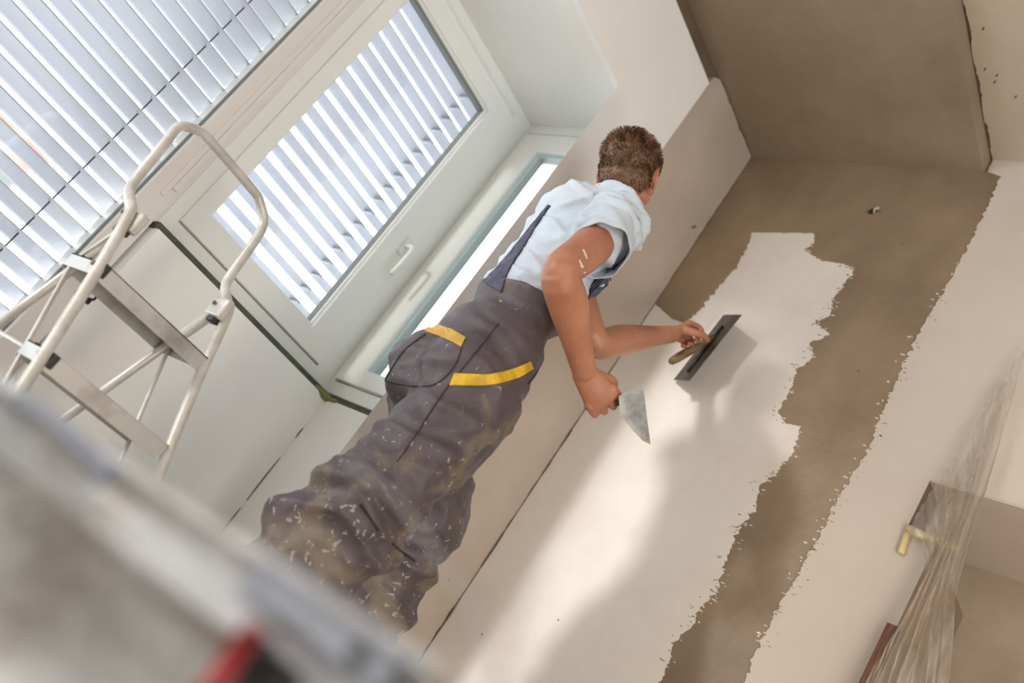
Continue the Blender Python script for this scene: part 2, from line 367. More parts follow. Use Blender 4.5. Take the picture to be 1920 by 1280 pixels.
# left big window (behind the ladder)
w1 = structure(thing('window_1', 'tall white window at the left behind the step ladder', 'window', (0.5, YB, 0.05)), 'tall white window at the left behind the step ladder', 'window')
obj('window_frame', boxes(((1.006, YB - .02, 0), (1.090, YB + .07, ZN + .02)), ((-.08, YB - .02, 2.31), (.93, YB + .07, 2.60)), ((1.091, YB - .006, .885), (1.1035, YB + .06, ZN + .02)), ((-.16, YB - .02, 0), (-.08, YB + .07, 2.60)), ((-.08, YB - .02, -.0), (1.006, YB + .07, .06)), ((-.08, YB - .02, ZN - .05), (1.006, YB + .07, 2.309)), bev=.003), M_mull, w1)
obj('cover_strip', boxes(((1.045, YB - .026, 0.95), (1.062, YB - .015, ZN)), ((1.062, YB - .030, 0.985), (1.078, YB - .015, ZN)), bev=.002), M_mull, w1)
obj('gasket', boxes(((1.000, YB - .004, .06), (1.0062, YB + .006, ZN - .05)), ((-.08, YB - .006, .06), (-.072, YB + .03, ZN - .05))), M_gasket, w1)
obj('window_pane', boxes(((-.08, YB + .02, .05), (1.008, YB + .026, ZN - .04))), M_glass, w1)
# window further left, outside the frame: no blind, lets the sun in
w4 = structure(thing('window_4', 'unshaded window further left beyond the picture', 'window', (-1.8, YB, 0.3)), 'unshaded window further left beyond the picture', 'window')
frame_xz('window_frame', -3.45, -.165, .45, 2.60, (.06, .06, .06, .06), YB, YB + .07, M_pvc, w4)
obj('parapet', boxes(((-3.45, YB, 0), (-.165, YB + .1, .45))), M_white, w4)
# side window of the niche
w3 = structure(thing('window_3', 'narrow bright side window of the niche without blind', 'window', (XW3, 2.4, .9)), 'narrow bright side window of the niche without blind', 'window')
frame_yz('window_frame', 2.17, YB + .01, 0.890, ZN + .01, (.05, .025, .05, .05), XW3, XW3 + .07, M_pvc, w3)
frame_yz('sash', 2.175, 2.636, 0.945, 2.15, (.05, .115, .063, .09), XW3 - .012, XW3 + .05, M_pvc, w3, .006)
frame_yz('gasket', 2.224, 2.524, 1.005, 2.066, (.016, .022, .010, .018), XW3 + .002, XW3 + .035, M_gasketb, w3, .002)
obj('window_pane', boxes(((XW3 + .02, 2.222, 1.0), (XW3 + .026, 2.526, 2.068))), M_glass, w3)

# ================================================================ EXTERNAL BLINDS
def slat_mesh(w, tilt, length, th=.0012, arc=.006):
    bm = bmesh.new(); prev = None; n = 8
    for i in range(n + 1):
        t = i / n - .5; y = t * w; z = arc * (1 - (2 * t) ** 2)
        yy = y * math.cos(tilt) - z * math.sin(tilt); zz = y * math.sin(tilt) + z * math.cos(tilt)
        v = [bm.verts.new((x_, yy, zz + dz)) for x_ in (-length / 2, length / 2) for dz in (0, -th)]
        if prev:
            bm.faces.new((prev[0], prev[2], v[2], v[0])); bm.faces.new((prev[1], v[1], v[3], prev[3]))
            bm.faces.new((prev[0], v[0], v[1], prev[1])); bm.faces.new((prev[2], prev[3], v[3], v[2]))
        else: bm.faces.new((v[0], v[1], v[3], v[2]))
        prev = v
    bm.faces.new((prev[0], prev[2], prev[3], prev[1]))
    me = bpy.data.meshes.new('slat'); bmesh.ops.recalc_face_normals(bm, faces=bm.faces); bm.to_mesh(me); bm.free(); me.materials.append(M_slat)
    for p in me.polygons: p.use_smooth = True
    return me
def blind(label, x0, x1, z0, z1, y, w, tilt, pitch, cords, clips, sm=None):
    b = thing('venetian_blind', label, 'blind', ((x0 + x1) / 2, y, z0))
    me = slat_mesh(w, tilt, x1 - x0); z = z0
    if sm: me.materials.clear(); me.materials.append(sm)
    while z < z1:
        o = bpy.data.objects.new('slat', me); COL.objects.link(o); o.parent = b; o.location = (0, 0, z - z0); z += pitch
    for cx in cords:
        for s in (-1,):
            bm = bmesh.new(); box(bm, (cx - .002, y - .006, z0 - .03), (cx + .002, y - .004, z1 + .05))
            obj('ladder_cord', bm, M_cord, b)
    if clips:
        cm = None
        z = z0
        while z < z1:
            bm = bmesh.new(); box(bm, (clips - .006, y - w * .5, z - .004), (clips + .006, y + w * .3, z + .001), .001)
            o = obj('slat_clip', bm, M_slatg, b); z += pitch
    obj('head_rail', boxes(((x0, y - .03, z1 + .03), (x1, y + .03, z1 + .09)), bev=.004), M_slat, b)
    return b
blind('grey external blind with wide open slats behind the middle window', 1.12, 1.90, 0.83, 2.12, 2.80, .068, math.radians(-6), .0605, (), 1.70, M_slatg)
blind('pale lavender external blind nearly closed in the tall left window', -.12, 1.02, 0.03, 2.15, 2.745, .068, math.radians(-26), .0585, (.885, .1), None)

# far brick house seen through the slats
hs = thing('brick_house', 'pink brick house seen washed out through the left blind', 'building', (2.2, 11, 0))
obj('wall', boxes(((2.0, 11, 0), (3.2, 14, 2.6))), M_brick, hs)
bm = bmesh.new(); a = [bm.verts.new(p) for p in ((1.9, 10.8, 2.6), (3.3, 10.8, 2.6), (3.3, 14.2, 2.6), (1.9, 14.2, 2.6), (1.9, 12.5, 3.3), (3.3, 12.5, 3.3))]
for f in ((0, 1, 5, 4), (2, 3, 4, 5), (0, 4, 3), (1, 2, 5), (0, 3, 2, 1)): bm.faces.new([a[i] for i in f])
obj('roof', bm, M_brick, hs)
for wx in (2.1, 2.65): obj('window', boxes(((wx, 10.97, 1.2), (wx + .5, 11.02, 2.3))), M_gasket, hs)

# ================================================================ SKIM COATS ON THE RIGHT WALL
def PW(pts): return [(onx(u, v, XP).y, onx(u, v, XP).z) for u, v in pts]
left_top = PW([(1410, 437), (1525, 438), (1527, 452), (1509, 470), (1540, 490), (1580, 495), (1600, 508), (1585, 530), (1562, 560), (1556, 590), (1528, 606), (1556, 628), (1518, 642), (1526, 668), (1494, 690), (1486, 720), (1470, 750), (1458, 772), (1474, 795), (1500, 800), (1494, 832), (1464, 880), (1424, 910), (1416, 960), (1394, 980), (1380, 1002), (1352, 1080), (1345, 1108), (1330, 1120), (1304, 1150), (1300, 1170), (1262, 1210), (1250, 1250), (1233, 1296)])
yb, zb = left_top[-1]
left_side = PW([(1242, 583), (1262, 600), (1284, 606), (1312, 583), (1341, 548), (1376, 508), (1402, 466)])
poly = left_top + [(yb + .02, zb - .2), (yb + .03, 0.002), (YF, 0.002), (YF, onx(1235, 572, XP).z)] + left_side
keep = lambda a, b: abs(a.x - YF) < .002 and abs(b.x - YF) < .02 or min(a.y, b.y) < .01
slab_x('left_skim_coat', ragged(poly, .007, .011, 3, keep), XP, .003, M_coat, wall_right)
right_edge = PW([(1852, 322), (1876, 331), (1856, 380), (1832, 430), (1791, 510), (1762, 560), (1736, 600), (1700, 672), (1675, 730), (1654, 772), (1631, 840), (1604, 882), (1572, 932), (1558, 960), (1536, 1010), (1509, 1052), (1491, 1090), (1461, 1132), (1440, 1180), (1414, 1230), (1394, 1282)])
ye, ze = right_edge[-1]
poly = right_edge + [(ye + .04, 0.002), (.8525, 0.002), (.8525, 1.335), (.9372, 1.335), (.9372, 1.505), (-3.2, 1.505), (-3.2, ZC - .003), (right_edge[0][0], ZC - .003)]
keep2 = lambda a, b: (abs(a.y - b.y) < .003 or abs(a.x - b.x) < .0005) and (b - a).length > .1
slab_x('right_skim_coat', ragged(poly, .007, .008, 11, keep2), XP, .003, M_coat2, wall_right)
# loose smears and crumbs beside the torn edges
bm = bmesh.new()
for src, sgn, n_ in ((left_top, -1, 110), (right_edge, 1, 70)):
    for k in range(n_):
        i = random.randrange(3, len(src) - 1) if sgn < 0 else random.randrange(4, len(src) - 1); t = random.random()
        y_ = src[i][0] * (1 - t) + src[i - 1][0] * t + sgn * (random.random() ** 2 * .03 - .002); z_ = src[i][1] * (1 - t) + src[i - 1][1] * t
        ly = random.uniform(.002, .009); lz = random.uniform(.001, .003)
        ring = [(y_ + ly * math.cos(a) * random.uniform(.6, 1.2), z_ + lz * math.sin(a) * random.uniform(.5, 1.3)) for a in [j * math.pi / 3.5 for j in range(7)]]
        f = [bm.verts.new((XP - .0025, *p)) for p in ring]; b = [bm.verts.new((XP + .0005, *p)) for p in ring]
        bm.faces.new(f)
        for j in range(7): bm.faces.new((f[j], f[(j + 1) % 7], b[(j + 1) % 7], b[j]))
o = obj('plaster_crumbs', bm, M_coat, wall_right); o['kind'] = 'stuff'
bm = bmesh.new()    # nicks where the render shows through the coat
for src, sgn, n_ in ((left_top, 1, 90), (right_edge, -1, 60)):
    for k in range(n_):
        i = random.randrange(6, len(src) - 1); t = random.random()
        y_ = src[i][0] * (1 - t) + src[i - 1][0] * t + sgn * (random.random() ** 2 * .03 + .003); z_ = src[i][1] * (1 - t) + src[i - 1][1] * t
        ly = random.uniform(.002, .009); lz = random.uniform(.0008, .0028)
        bm.faces.new([bm.verts.new((XP - .0033, y_ + ly * math.cos(a) * random.uniform(.6, 1.2), z_ + lz * math.sin(a) * random.uniform(.5, 1.3))) for a in [j * math.pi / 3.5 for j in range(7)]])
o = obj('render_specks', bm, M_wet, wall_right); o['kind'] = 'stuff'
# cable outlet in the wall
oc = onx(1636, 397, XP)
ot = thing('cable_outlet', 'small round cable hole with bent stub high on the brown wall', 'outlet', oc)
bm = bmesh.new()
for k in range(20):
    a0 = 2 * math.pi * k / 20
r1 = []; r2 = []; r3 = []
for k in range(24):
    a0 = 2 * math.pi * k / 24; rr = .017 + .002 * noise.noise(Vector((a0 * 3, 0, 0)))
    r1.append(bm.verts.new((XP - .001, oc.y + rr * 1.35 * math.cos(a0), oc.z + rr * 1.35 * math.sin(a0))))
    r2.append(bm.verts.new((XP - .005, oc.y + rr * math.cos(a0), oc.z + rr * math.sin(a0))))
    r3.append(bm.verts.new((XP - .0015, oc.y + rr * .9 * math.cos(a0), oc.z + rr * .9 * math.sin(a0))))
for a, b in ((r1, r2), (r2, r3)):
    for k in range(24): bm.faces.new((a[k], a[(k + 1) % 24], b[(k + 1) % 24], b[k]))
obj('rim', bm, M_wet, ot, True)
bm = bmesh.new(); ball(bm, (XP - .0015, oc.y, oc.z), .0012, .015, .015, seg=16); obj('hole', bm, mat('hole_dark', srgb(52, 42, 34), .9), ot)
bm = bmesh.new(); tube(bm, smoothpath([oc + Vector((.0, -.008, -.006)), oc + Vector((-.018, -.014, -.004)), oc + Vector((-.02, -.026, .006))], 4), .004, 8); obj('cable_stub', bm, M_rim, ot, True)
# small chips on the walls
bm = bmesh.new()
def chip(c, n, u, a, b):
    v = n.cross(u); bm.faces.new([bm.verts.new(c + n * .0045 + u * a * math.cos(t) * random.uniform(.6, 1.1) + v * b * math.sin(t) * random.uniform(.6, 1.1)) for t in [j * math.pi / 4 for j in range(8)]])
for (u, v) in ((1848, 128), (1870, 140), (1866, 152), (1905, 180), (1845, 52)):
    chip(onz(u, v, ZC - .001), Vector((0, 0, -1)), Vector((.8, .6, 0)), .009, .003)
for (u, v) in ((905, 1190), (1048, 1163), (1385, 470), (1692, 460), (1610, 697), (1652, 818)):
    chip(onx(u, v, XP), Vector((-1, 0, 0)), Vector((0, .9, .43)), .006, .0025)
for (u, v, s) in ((1300, 425, .02), (1288, 445, .008), (1262, 462, .005), (840, 1085, .008), (1245, 520, .006)):
    chip(ony(u, v, YF), Vector((0, -1, 0)), Vector((.5, 0, .86)), s, s * .25)
o = obj('wall_chips', bm, M_dark, wall_right); o['kind'] = 'stuff'
# thin open joint in the corner between window side wall and right wall
bm = bmesh.new()
for (z0, z1) in ((.17, .42), (.47, .60), (.72, .86), (1.1, 1.16), (1.22, 1.30)):
    tube(bm, smoothpath([(XP - .004, YF + .002, z0), (XP - .006 , YF - .002, (z0 + z1) / 2 + .01), (XP - .004, YF + .002, z1)], 6), .0028, 6)
for (z0, z1) in ((.30, .42), (.45, .62), (.70, .74)):
    tube(bm, smoothpath([(XW3 - .011, 2.601, z0), (XW3 - .013, 2.599, (z0 + z1) / 2), (XW3 - .011, 2.601, z1)], 6), .002, 6)
o = obj('trim_2', bm, M_dark); structure(o, 'broken dark crack line in the plaster corners', 'crack')
# recess in the right wall
rc = obj('recess_lining', boxes(((XP - .002, .937, 0), (XP + .46, .95, 1.5049)), ((XP + .46, -3.2, 0), (XP + .56, .95, 1.504))), M_jamb, wall_right)
obj('recess_head', boxes(((XP - .002, -3.2, 1.500), (XP + .46, .9365, 1.5045))), M_coat2, wall_right)

# ================================================================ STEP LADDER
lad = thing('step_ladder', 'white enamelled folding step ladder with hoop handrail at the left', 'ladder', (.98, 2.05, 0))
k = 2.1 / 1.8
prof = lambda y, z: (y * k, .22 + (z - .22) * k)
xl, xr = .818, 1.160
def P3(x, y, z): q = prof(y, z); return Vector((x, q[0], q[1]))
def rail_low(z, s=0): # front rail point at height z
    y1, z1 = prof(1.8, .640); y0, z0 = prof(1.612, .286); t = (z - z1) / (z0 - z1); return y1 + (y0 - y1) * t
bm = bmesh.new()
yf0 = rail_low(.012)
pl = [Vector((xl - .02, yf0, .012)), Vector((xl, rail_low(.5), .5)), P3(xl, 1.8, .640), P3(xl, 1.84, .672), P3(xl, 1.885, .70), P3(xl, 1.905, .735)]
tp = [P3(xl, 1.925, .83), P3(xl + .005, 1.945, .885), P3(xl + .05, 1.955, .915), P3(xl + .085, 1.956, .92)]
tpr = [P3(xr - .085, 1.956, .92), P3(xr - .05, 1.955, .915), P3(xr - .005, 1.945, .885), P3(xr, 1.925, .83)]
pr = [Vector((xr + .02, yf0, .012)), Vector((xr, rail_low(.5), .5)), P3(xr, 1.8, .640), P3(xr, 1.84, .672), P3(xr, 1.885, .70), P3(xr, 1.905, .735)]
path = smoothpath(pl + tp + tpr + pr[::-1], 7)
tube(bm, path, .0125, 16)
obj('front_frame', bm, M_alu, lad, True)
# rear legs
def rear(x, s):
    a = P3(x - s * .004, 1.812, .64); b = P3(x, 1.946, .375); t = (a.z - .012) / (a.z - b.z)
    return a, a.lerp(b, t)
for x, s in ((xl + .028, 1), (xr - .028, -1)):
    a, b = rear(x, s); bm = bmesh.new(); tube(bm, [a, a.lerp(b, .5), b], .0105, 14); obj('rear_leg', bm, M_alu, lad, True)
for x, s in ((xl, 1), (xr, -1)):
    h = P3(x, 1.806, .645)
    bm = bmesh.new(); box(bm, (min(x + s * .012, x + s * .036), h.y - .03, h.z - .03), (max(x + s * .012, x + s * .036), h.y + .03, h.z + .022), .006); obj('hinge_bracket', bm, M_alu, lad)
    bm = bmesh.new(); box(bm, (min(x + s * .004, x + s * .030), h.y - .012, h.z - .042), (max(x + s * .004, x + s * .030), h.y + .028, h.z - .018), .004); obj('hinge_lock', bm, M_black, lad)
    bm = bmesh.new(); tube(bm, [h + Vector((-s * .012, .012, .0)), h + Vector((s * .042, .012, .0))], .005, 10); obj('rivet', bm, M_steel, lad, True)
for x, s in ((xl - .02, 1), (xr + .02, -1)):
    bm = bmesh.new(); tube(bm, [(x, yf0, 0.001), (x, yf0, .04)], .017, 12); obj('rubber_foot', bm, M_black, lad, True)
for x, s in ((xl + .028, 1), (xr - .028, -1)):
    a, b = rear(x, s); bm = bmesh.new(); tube(bm, [(b.x, b.y, 0.001), (b.x, b.y, .035)], .015, 12); obj('rubber_foot', bm, M_black, lad, True)
# treads
def tread(z, dep=.135):
    y = rail_low(z); bm = bmesh.new(); x0 = xl + .008; x1 = xr - .008; y0 = y - .012; y1 = y0 + dep; t = .003
    box(bm, (x0, y0, z), (x1, y1, z + t)); box(bm, (x0, y0, z - .037), (x1, y0 + t, z + t), .001); box(bm, (x0, y1 - t, z - .036), (x1, y1, z + t), .001)
    for xx in (x0, x1 - t): box(bm, (xx, y0, z - .03), (xx + t, y1, z + t))
    o = obj('tread', bm, M_tread, lad)
    for q in (.28, .5, .72):
        b2 = bmesh.new(); box(b2, (x0, y0 + dep * q - .003, z + t), (x1, y0 + dep * q + .003, z + t + .003)); obj('tread_rib', b2, M_black, o)
    for xx, s in ((xl, 1), (xr, -1)):
        b4 = bmesh.new(); tube(b4, [(xx - s * .0145, y + .002, z - .012), (xx + s * .02, y + .002, z - .012)], .006, 10); obj('bolt', b4, M_steel, o, True)
        if s < 0: continue
        b3 = bmesh.new(); box(b3, (min(xx + s * .006, xx + s * .03), y0 - .006, z - .028), (max(xx + s * .006, xx + s * .022), y0 + .01, z + .003), .003); obj('end_cap', b3, M_black, o)
    return y0, y1
zt = [.588, .372, .150]
ys = [tread(z, d) for z, d in zip(zt, (.185, .145, .145))]
for x, s in ((xl + .014, 1), (xr - .014, -1)):
    bm = bmesh.new(); A = Vector((x, ys[0][1] - .02, zt[0] - .012)); B = Vector((x, ys[2][1] - .02, zt[2] - .012)); d = (B - A).normalized()
    tube(bm, [A - d * .015, B + d * .01], .0055, 6); obj('folding_strut', bm, M_alu, lad)
    for yy_, z in ((ys[0], zt[0]), (ys[1], zt[1])):
        p = Vector((x + s * .012, yy_[1] - .02, z - .012)); a, b = rear(x + s * .014, s); t = (a.z - p.z - .005) / (a.z - b.z); q = a.lerp(b, t)
        bm = bmesh.new(); tube(bm, [p, q], .005, 6); obj('link_bar', bm, M_alu, lad)
    p = P3(x, 1.815, .62); bm = bmesh.new(); tube(bm, [p, Vector((x, ys[0][1] - .03, zt[0]))], .0045, 6); obj('stay_rod', bm, M_alu, lad)
bm = bmesh.new(); q = Vector((xl + .055, ys[0][1] + .005, zt[0] - .055))
box(bm, q + Vector((.02, -.006, -.006)), q + Vector((.062, .006, .008)), .003); tube(bm, smoothpath([q + Vector((.022, -.006, .006)), q + Vector((.035, -.014, .002)), q + Vector((.06, -.008, .010)), q + Vector((.062, 0, .026))], 4), .003, 8)
obj('safety_catch', bm, M_black, lad, True)
bm = bmesh.new()
for k_ in range(14):
    c = Vector((random.uniform(xl + .05, xr - .06), random.uniform(ys[0][0] + .01, ys[0][1] - .03), zt[0] - .0006)); r_ = random.uniform(.001, .005)
    bm.faces.new([bm.verts.new(c + Vector((r_ * math.cos(t) * 1.6 * random.uniform(.5, 1.2), r_ * math.sin(t) * random.uniform(.5, 1.2), 0))) for t in [-j * math.pi / 3 for j in range(6)]])
o = obj('drip_marks', bm, M_black, lad); o['kind'] = 'stuff'

# ================================================================ THE WORKER
V = Vector
man = thing('person', 'man in pale t-shirt and plaster-spattered dark bib overalls smoothing the wall', 'person', (1.58, 1.72, 0))
def nz(c, s_, o=0): return noise.noise(V((c.x * s_ + o, c.y * s_ + o, c.z * s_)))
latP, frP = V((.20, .98, 0)).normalized(), V((.98, -.20, 0)).normalized()      # body's left, body's front at the hips
latS, frS = V((.24, .97, .04)).normalized(), V((.95, -.24, .18)).normalized()  # at the shoulders
pel = ony(872, 712, 1.72); waist = ony(956, 598, 1.72); rib = ony(1022, 520, 1.735); chest = ony(1075, 455, 1.75); shl = ony(1118, 398, 1.76)
neckb = ony(1150, 375, 1.77)
rs = ony(1150, 425, 1.62); ls = shl + latS * .140 + V((.03, 0, -.085)); 
hipR = pel - latP * .085 + V((0, 0, -.04)); hipL = pel + latP * .095 + V((0, 0, -.04))
kneeR = ony(695, 930, 1.62); calfR = ony(585, 1050, 1.66); ankR = V((1.36, 1.68, .10))
kneeL = ony(812, 955, 1.79); calfL = ony(712, 1120, 1.80); ankL = V((1.80, 1.80, .10))
elR = ony(1052, 512, 1.505); wrR = ony(1096, 700, 1.50)
wrL = onx(1262, 626, 2.25); elL = at(1118, 642, 2.72)
# --- overalls
bm = bmesh.new()
loft(bm, [(pel + V((0, 0, -.13)), latP * .165, frP * .130), (pel, latP * .178, frP * .145), (pel.lerp(waist, .55), latP * .165, frP * .132), (waist, latP * .146, frP * .104), (waist.lerp(rib, .34), latP * .168, frP * .130)], 28, dome=.12)
ball(bm, pel - frP * .055 - latP * .07 + V((0, 0, -.02)), .11, .11, .125); ball(bm, pel - frP * .055 + latP * .075 + V((0, 0, -.02)), .11, .11, .125)
limb(bm, [hipR + V((0, 0, .03)), hipR.lerp(kneeR, .45) + V((.015, 0, .01)), kneeR, calfR + V((0, 0, .03)), calfR.lerp(ankR, .75)], [.126, .124, .108, .112, .098], 5, 24)
limb(bm, [hipL + V((0, 0, .02)), hipL.lerp(kneeL, .5), kneeL, kneeL.lerp(calfL, .5), calfL, calfL.lerp(ankL, .75)], [.125, .116, .098, .088, .098, .092], 5, 24)
# bagging cloth behind and below the knee
ball(bm, kneeR + V((-.045, .07, -.155)), .085, .08, .10); ball(bm, kneeR + V((.03, -.01, -.07)), .10, .09, .10)
def fold_t(c):
    t = max(0, min(1, (1.02 - c.z) / .5)); d = 0
    q = c + V((noise.noise(c * 6), noise.noise(c * 6 + V((5, 0, 0))), noise.noise(c * 6 + V((0, 5, 0))))) * .05
    a = noise.noise(V((q.x * 4 + q.z * 3, q.y * 4 - q.z * 2, q.z * 10))); b = noise.noise(V((q.x * 7 - q.z * 5, q.y * 7 + q.z * 6, q.z * 13 + 3)))
    e_ = noise.noise(V((q.x * 3 - q.z * 8 + 7, q.y * 3 + q.z * 5, q.z * 4)))
    rd = lambda n_, k_: (max(0, 1 - abs(n_) * k_)) ** 1.6
    d += rd(a, 3.6) * .019 * (.35 + t) + rd(b, 4.5) * .010 * (.3 + t) + rd(e_, 4.5) * .014 * (.55 + .4 * t)
    mk = math.exp(-((c.z - .50) / .11) ** 2) + .8 * math.exp(-((c.z - .34) / .06) ** 2) + .7 * math.exp(-((c.z - .80) / .05) ** 2)
    ph = c.z * 44 + (c.y - 1.7) * 22 - (c.x - 1.5) * 16 + 3.2 * noise.noise(c * 7)
    d += mk * .010 * (abs(math.sin(ph)) ** .6 - .75) * (.55 + .9 * max(-.4, noise.noise(c * 5 + V((3, 1, 0)))))
    w_ = math.exp(-((c.z - waist.z) / .022) ** 2)        # gathered elastic
    d += -0.006 * w_ + .004 * w_ * math.sin(math.atan2(c.y - waist.y, c.x - waist.x) * 46)
    return d - .010
trous = link('overalls', fuse(bm, .0095, 5, fold=fold_t), M_trous, man, True)
# --- t-shirt
bm = bmesh.new()
loft(bm, [(waist + V((0, 0, .0)), latP * .135, frP * .098), (rib, latS * .150, frP * .112), (chest, latS * .182, frS * .122), (shl + V((0, 0, -.045)), (latS + V((0, 0, -.22))) * .160, frS * .108), (shl.lerp(neckb, .5) + V((0, 0, -.002)), (latS + V((0, 0, -.12))) * .108, frS * .085), (neckb + V((0, 0, .005)), latS * .070, frS * .068)], 30, dome=.2)
limb(bm, [shl - latS * .06, rs + V((0, 0, .015)), rs.lerp(elR, .34)], [.075, .082, .070], 5, 20)
limb(bm, [shl + latS * .04 - V((0, 0, .05)), ls, ls.lerp(elL, .35)], [.066, .070, .062], 5, 20)
ball(bm, shl.lerp(chest, .45) - frS * .035, .115, .115, .09)
def fold_s(c):
    q = c - rs; d = 0
    q = c + V((noise.noise(c * 9), noise.noise(c * 9 + V((5, 0, 0))), noise.noise(c * 9 + V((0, 5, 0))))) * .03
    a = noise.noise(V((q.x * 9 + q.z * 9, q.y * 6 - q.z * 5, q.z * 3))); b = noise.noise(V((q.x * 15, q.y * 12 + q.z * 14, q.z * 9)))
    r_ = math.exp(-((c - rs).length / .17) ** 2)
    d += max(0, 1 - abs(a) * 5) ** 1.5 * (.014 + .011 * r_) + max(0, 1 - abs(b) * 5) ** 1.5 * (.008 + .006 * r_)
    d += .006 * math.exp(-((c.z - waist.z - .06) / .06) ** 2) * math.sin(c.z * 90 + c.x * 12)
    return d - .006 - .02 * max(0, min(1, (1.20 - c.z) / .06))
shirt_me = fuse(bm, .0075, 3, fold=fold_s)
shirt = link('t_shirt', shirt_me, M_shirt, man, True)
# open sleeves with a hem
def sleeve(a, b, r0, r1, name='sleeve', flat=.9):
    bm = bmesh.new(); P, fr = frames_along([V(p) for p in smoothpath([a, a.lerp(b, .5), b], 5)]); n = len(P); seg = 40; outer = []; inner = []
    for i, (p, (u, v, t)) in enumerate(zip(P, fr)):
        r = r0 + (r1 - r0) * i / (n - 1)
        for lst, dr in ((outer, 0), (inner, -.0035)):
            lst.append([bm.verts.new(p + (u * math.cos(w_) + v * math.sin(w_) * flat) * (r + dr + .004 * math.sin(w_ * 3 + i * .35) * (i / n) + .003 * math.sin(w_ * 7 + i)) ) for w_ in [2 * math.pi * k / seg for k in range(seg)]])
    for L_, fl in ((outer, 0), (inner, 1)):
        for A, B in zip(L_, L_[1:]):
            for k in range(seg): bm.faces.new((A[k], A[(k + 1) % seg], B[(k + 1) % seg], B[k]))
    for A, B in ((outer[-1], inner[-1]), (outer[0], inner[0])):
        for k in range(seg): bm.faces.new((A[k], A[(k + 1) % seg], B[(k + 1) % seg], B[k]))
    return obj(name, bm, M_shirt, man, True)
sleeve(rs.lerp(elR, .06), rs.lerp(elR, .47) + CR * .026 - CU * .008, .084, .081)
sleeve(ls.lerp(elL, .05), ls.lerp(elL, .50), .074, .078)
bm = bmesh.new(); tube(bm, [neckb + V((0, 0, .012)) + latS * .066 * math.cos(a) + frS * .062 * math.sin(a) for a in [2 * math.pi * k / 28 for k in range(29)]], .006, 8)
obj('collar', bm, M_shirt, man, True)

# --- head axes: turned to the wall, leaning to his left
hc = ony(1181, 326, 1.785)
yaw = math.radians(24)
h_f = (CF * math.cos(yaw) + CR * math.sin(yaw)).normalized(); h_r = (CR * math.cos(yaw) - CF * math.sin(yaw)).normalized(); h_u = h_r.cross(h_f).normalized()
roll = math.radians(6); h_r, h_u = (h_r * math.cos(roll) - h_u * math.sin(roll)), (h_u * math.cos(roll) + h_r * math.sin(roll))
pit = math.radians(-14); h_f, h_u = (h_f * math.cos(pit) + h_u * math.sin(pit)), (h_u * math.cos(pit) - h_f * math.sin(pit))
H = lambda r_, f_, u_: hc + h_r * r_ + h_f * f_ + h_u * u_
bm = bmesh.new()
AX = (h_r, h_f, h_u)
ball(bm, H(0, -.012, .018), .076, .094, .088, AX); ball(bm, H(0, .022, -.035), .062, .066, .082, AX)
ball(bm, H(0, .045, -.088), .036, .036, .026, AX); ball(bm, H(0, .066, .012), .055, .024, .03, AX)       # chin, brow
ball(bm, H(0, .098, -.022), .011, .016, .020, AX, 16); ball(bm, H(0, .106, -.034), .015, .012, .010, AX, 16)   # nose
for s_ in (-1, 1):
    ball(bm, H(s_ * .042, .064, -.026), .020, .018, .016, AX, 16); ball(bm, H(s_ * .055, .0, -.070), .016, .034, .020, AX, 16)
    # ear: helix ring + lobe
    e0 = H(s_ * .078, -.002, -.012)
    tube(bm, [e0 + h_u * .030 * math.cos(a) + h_f * (-.016 * math.sin(a) - .004) + h_r * s_ * (.004 + .008 * max(0, math.sin(a))) for a in [k * math.pi / 8 for k in range(-1, 10)]], .0052, 8)
    ball(bm, e0 + h_r * s_ * .002 - h_f * .008, .007, .019, .029, AX, 12); ball(bm, e0 - h_u * .03, .006, .008, .009, AX, 12)
ball(bm, H(0, .086, -.058), .022, .010, .0055, AX, 12); ball(bm, H(0, .084, -.067), .019, .010, .006, AX, 12)  # lips
limb(bm, [H(0, -.022, -.03), H(0, -.03, -.085), neckb + V((0, 0, -.01)), neckb.lerp(chest, .5)], [.056, .054, .064, .09], 5, 22)
# torso and hidden legs under the clothes, arms
loft(bm, [(pel, latP * .12, frP * .09), (waist, latP * .115, frP * .08), (chest, latS * .15, frS * .095), (shl, latS * .14, frS * .07), (neckb, latS * .05, frS * .05)], 20)
for a, b, c in ((hipR, kneeR, ankR), (hipL, kneeL, ankL)): limb(bm, [a, a.lerp(b, .5), b, b.lerp(c, .35), c], [.075, .06, .04, .036, .030], 4, 16)
limb(bm, [rs, rs.lerp(elR, .3), rs.lerp(elR, .62), elR, elR.lerp(wrR, .28) , elR.lerp(wrR, .7), wrR], [.058, .056, .051, .047, .050, .037, .030], 5, 22)
limb(bm, [ls, ls.lerp(elL, .3), ls.lerp(elL, .62), elL, elL.lerp(wrL, .28), elL.lerp(wrL, .7), wrL], [.055, .052, .048, .042, .046, .034, .028], 5, 22)
ball(bm, elR + (elR - rs.lerp(wrR, .5)).normalized() * .012, .036, .036, .038)

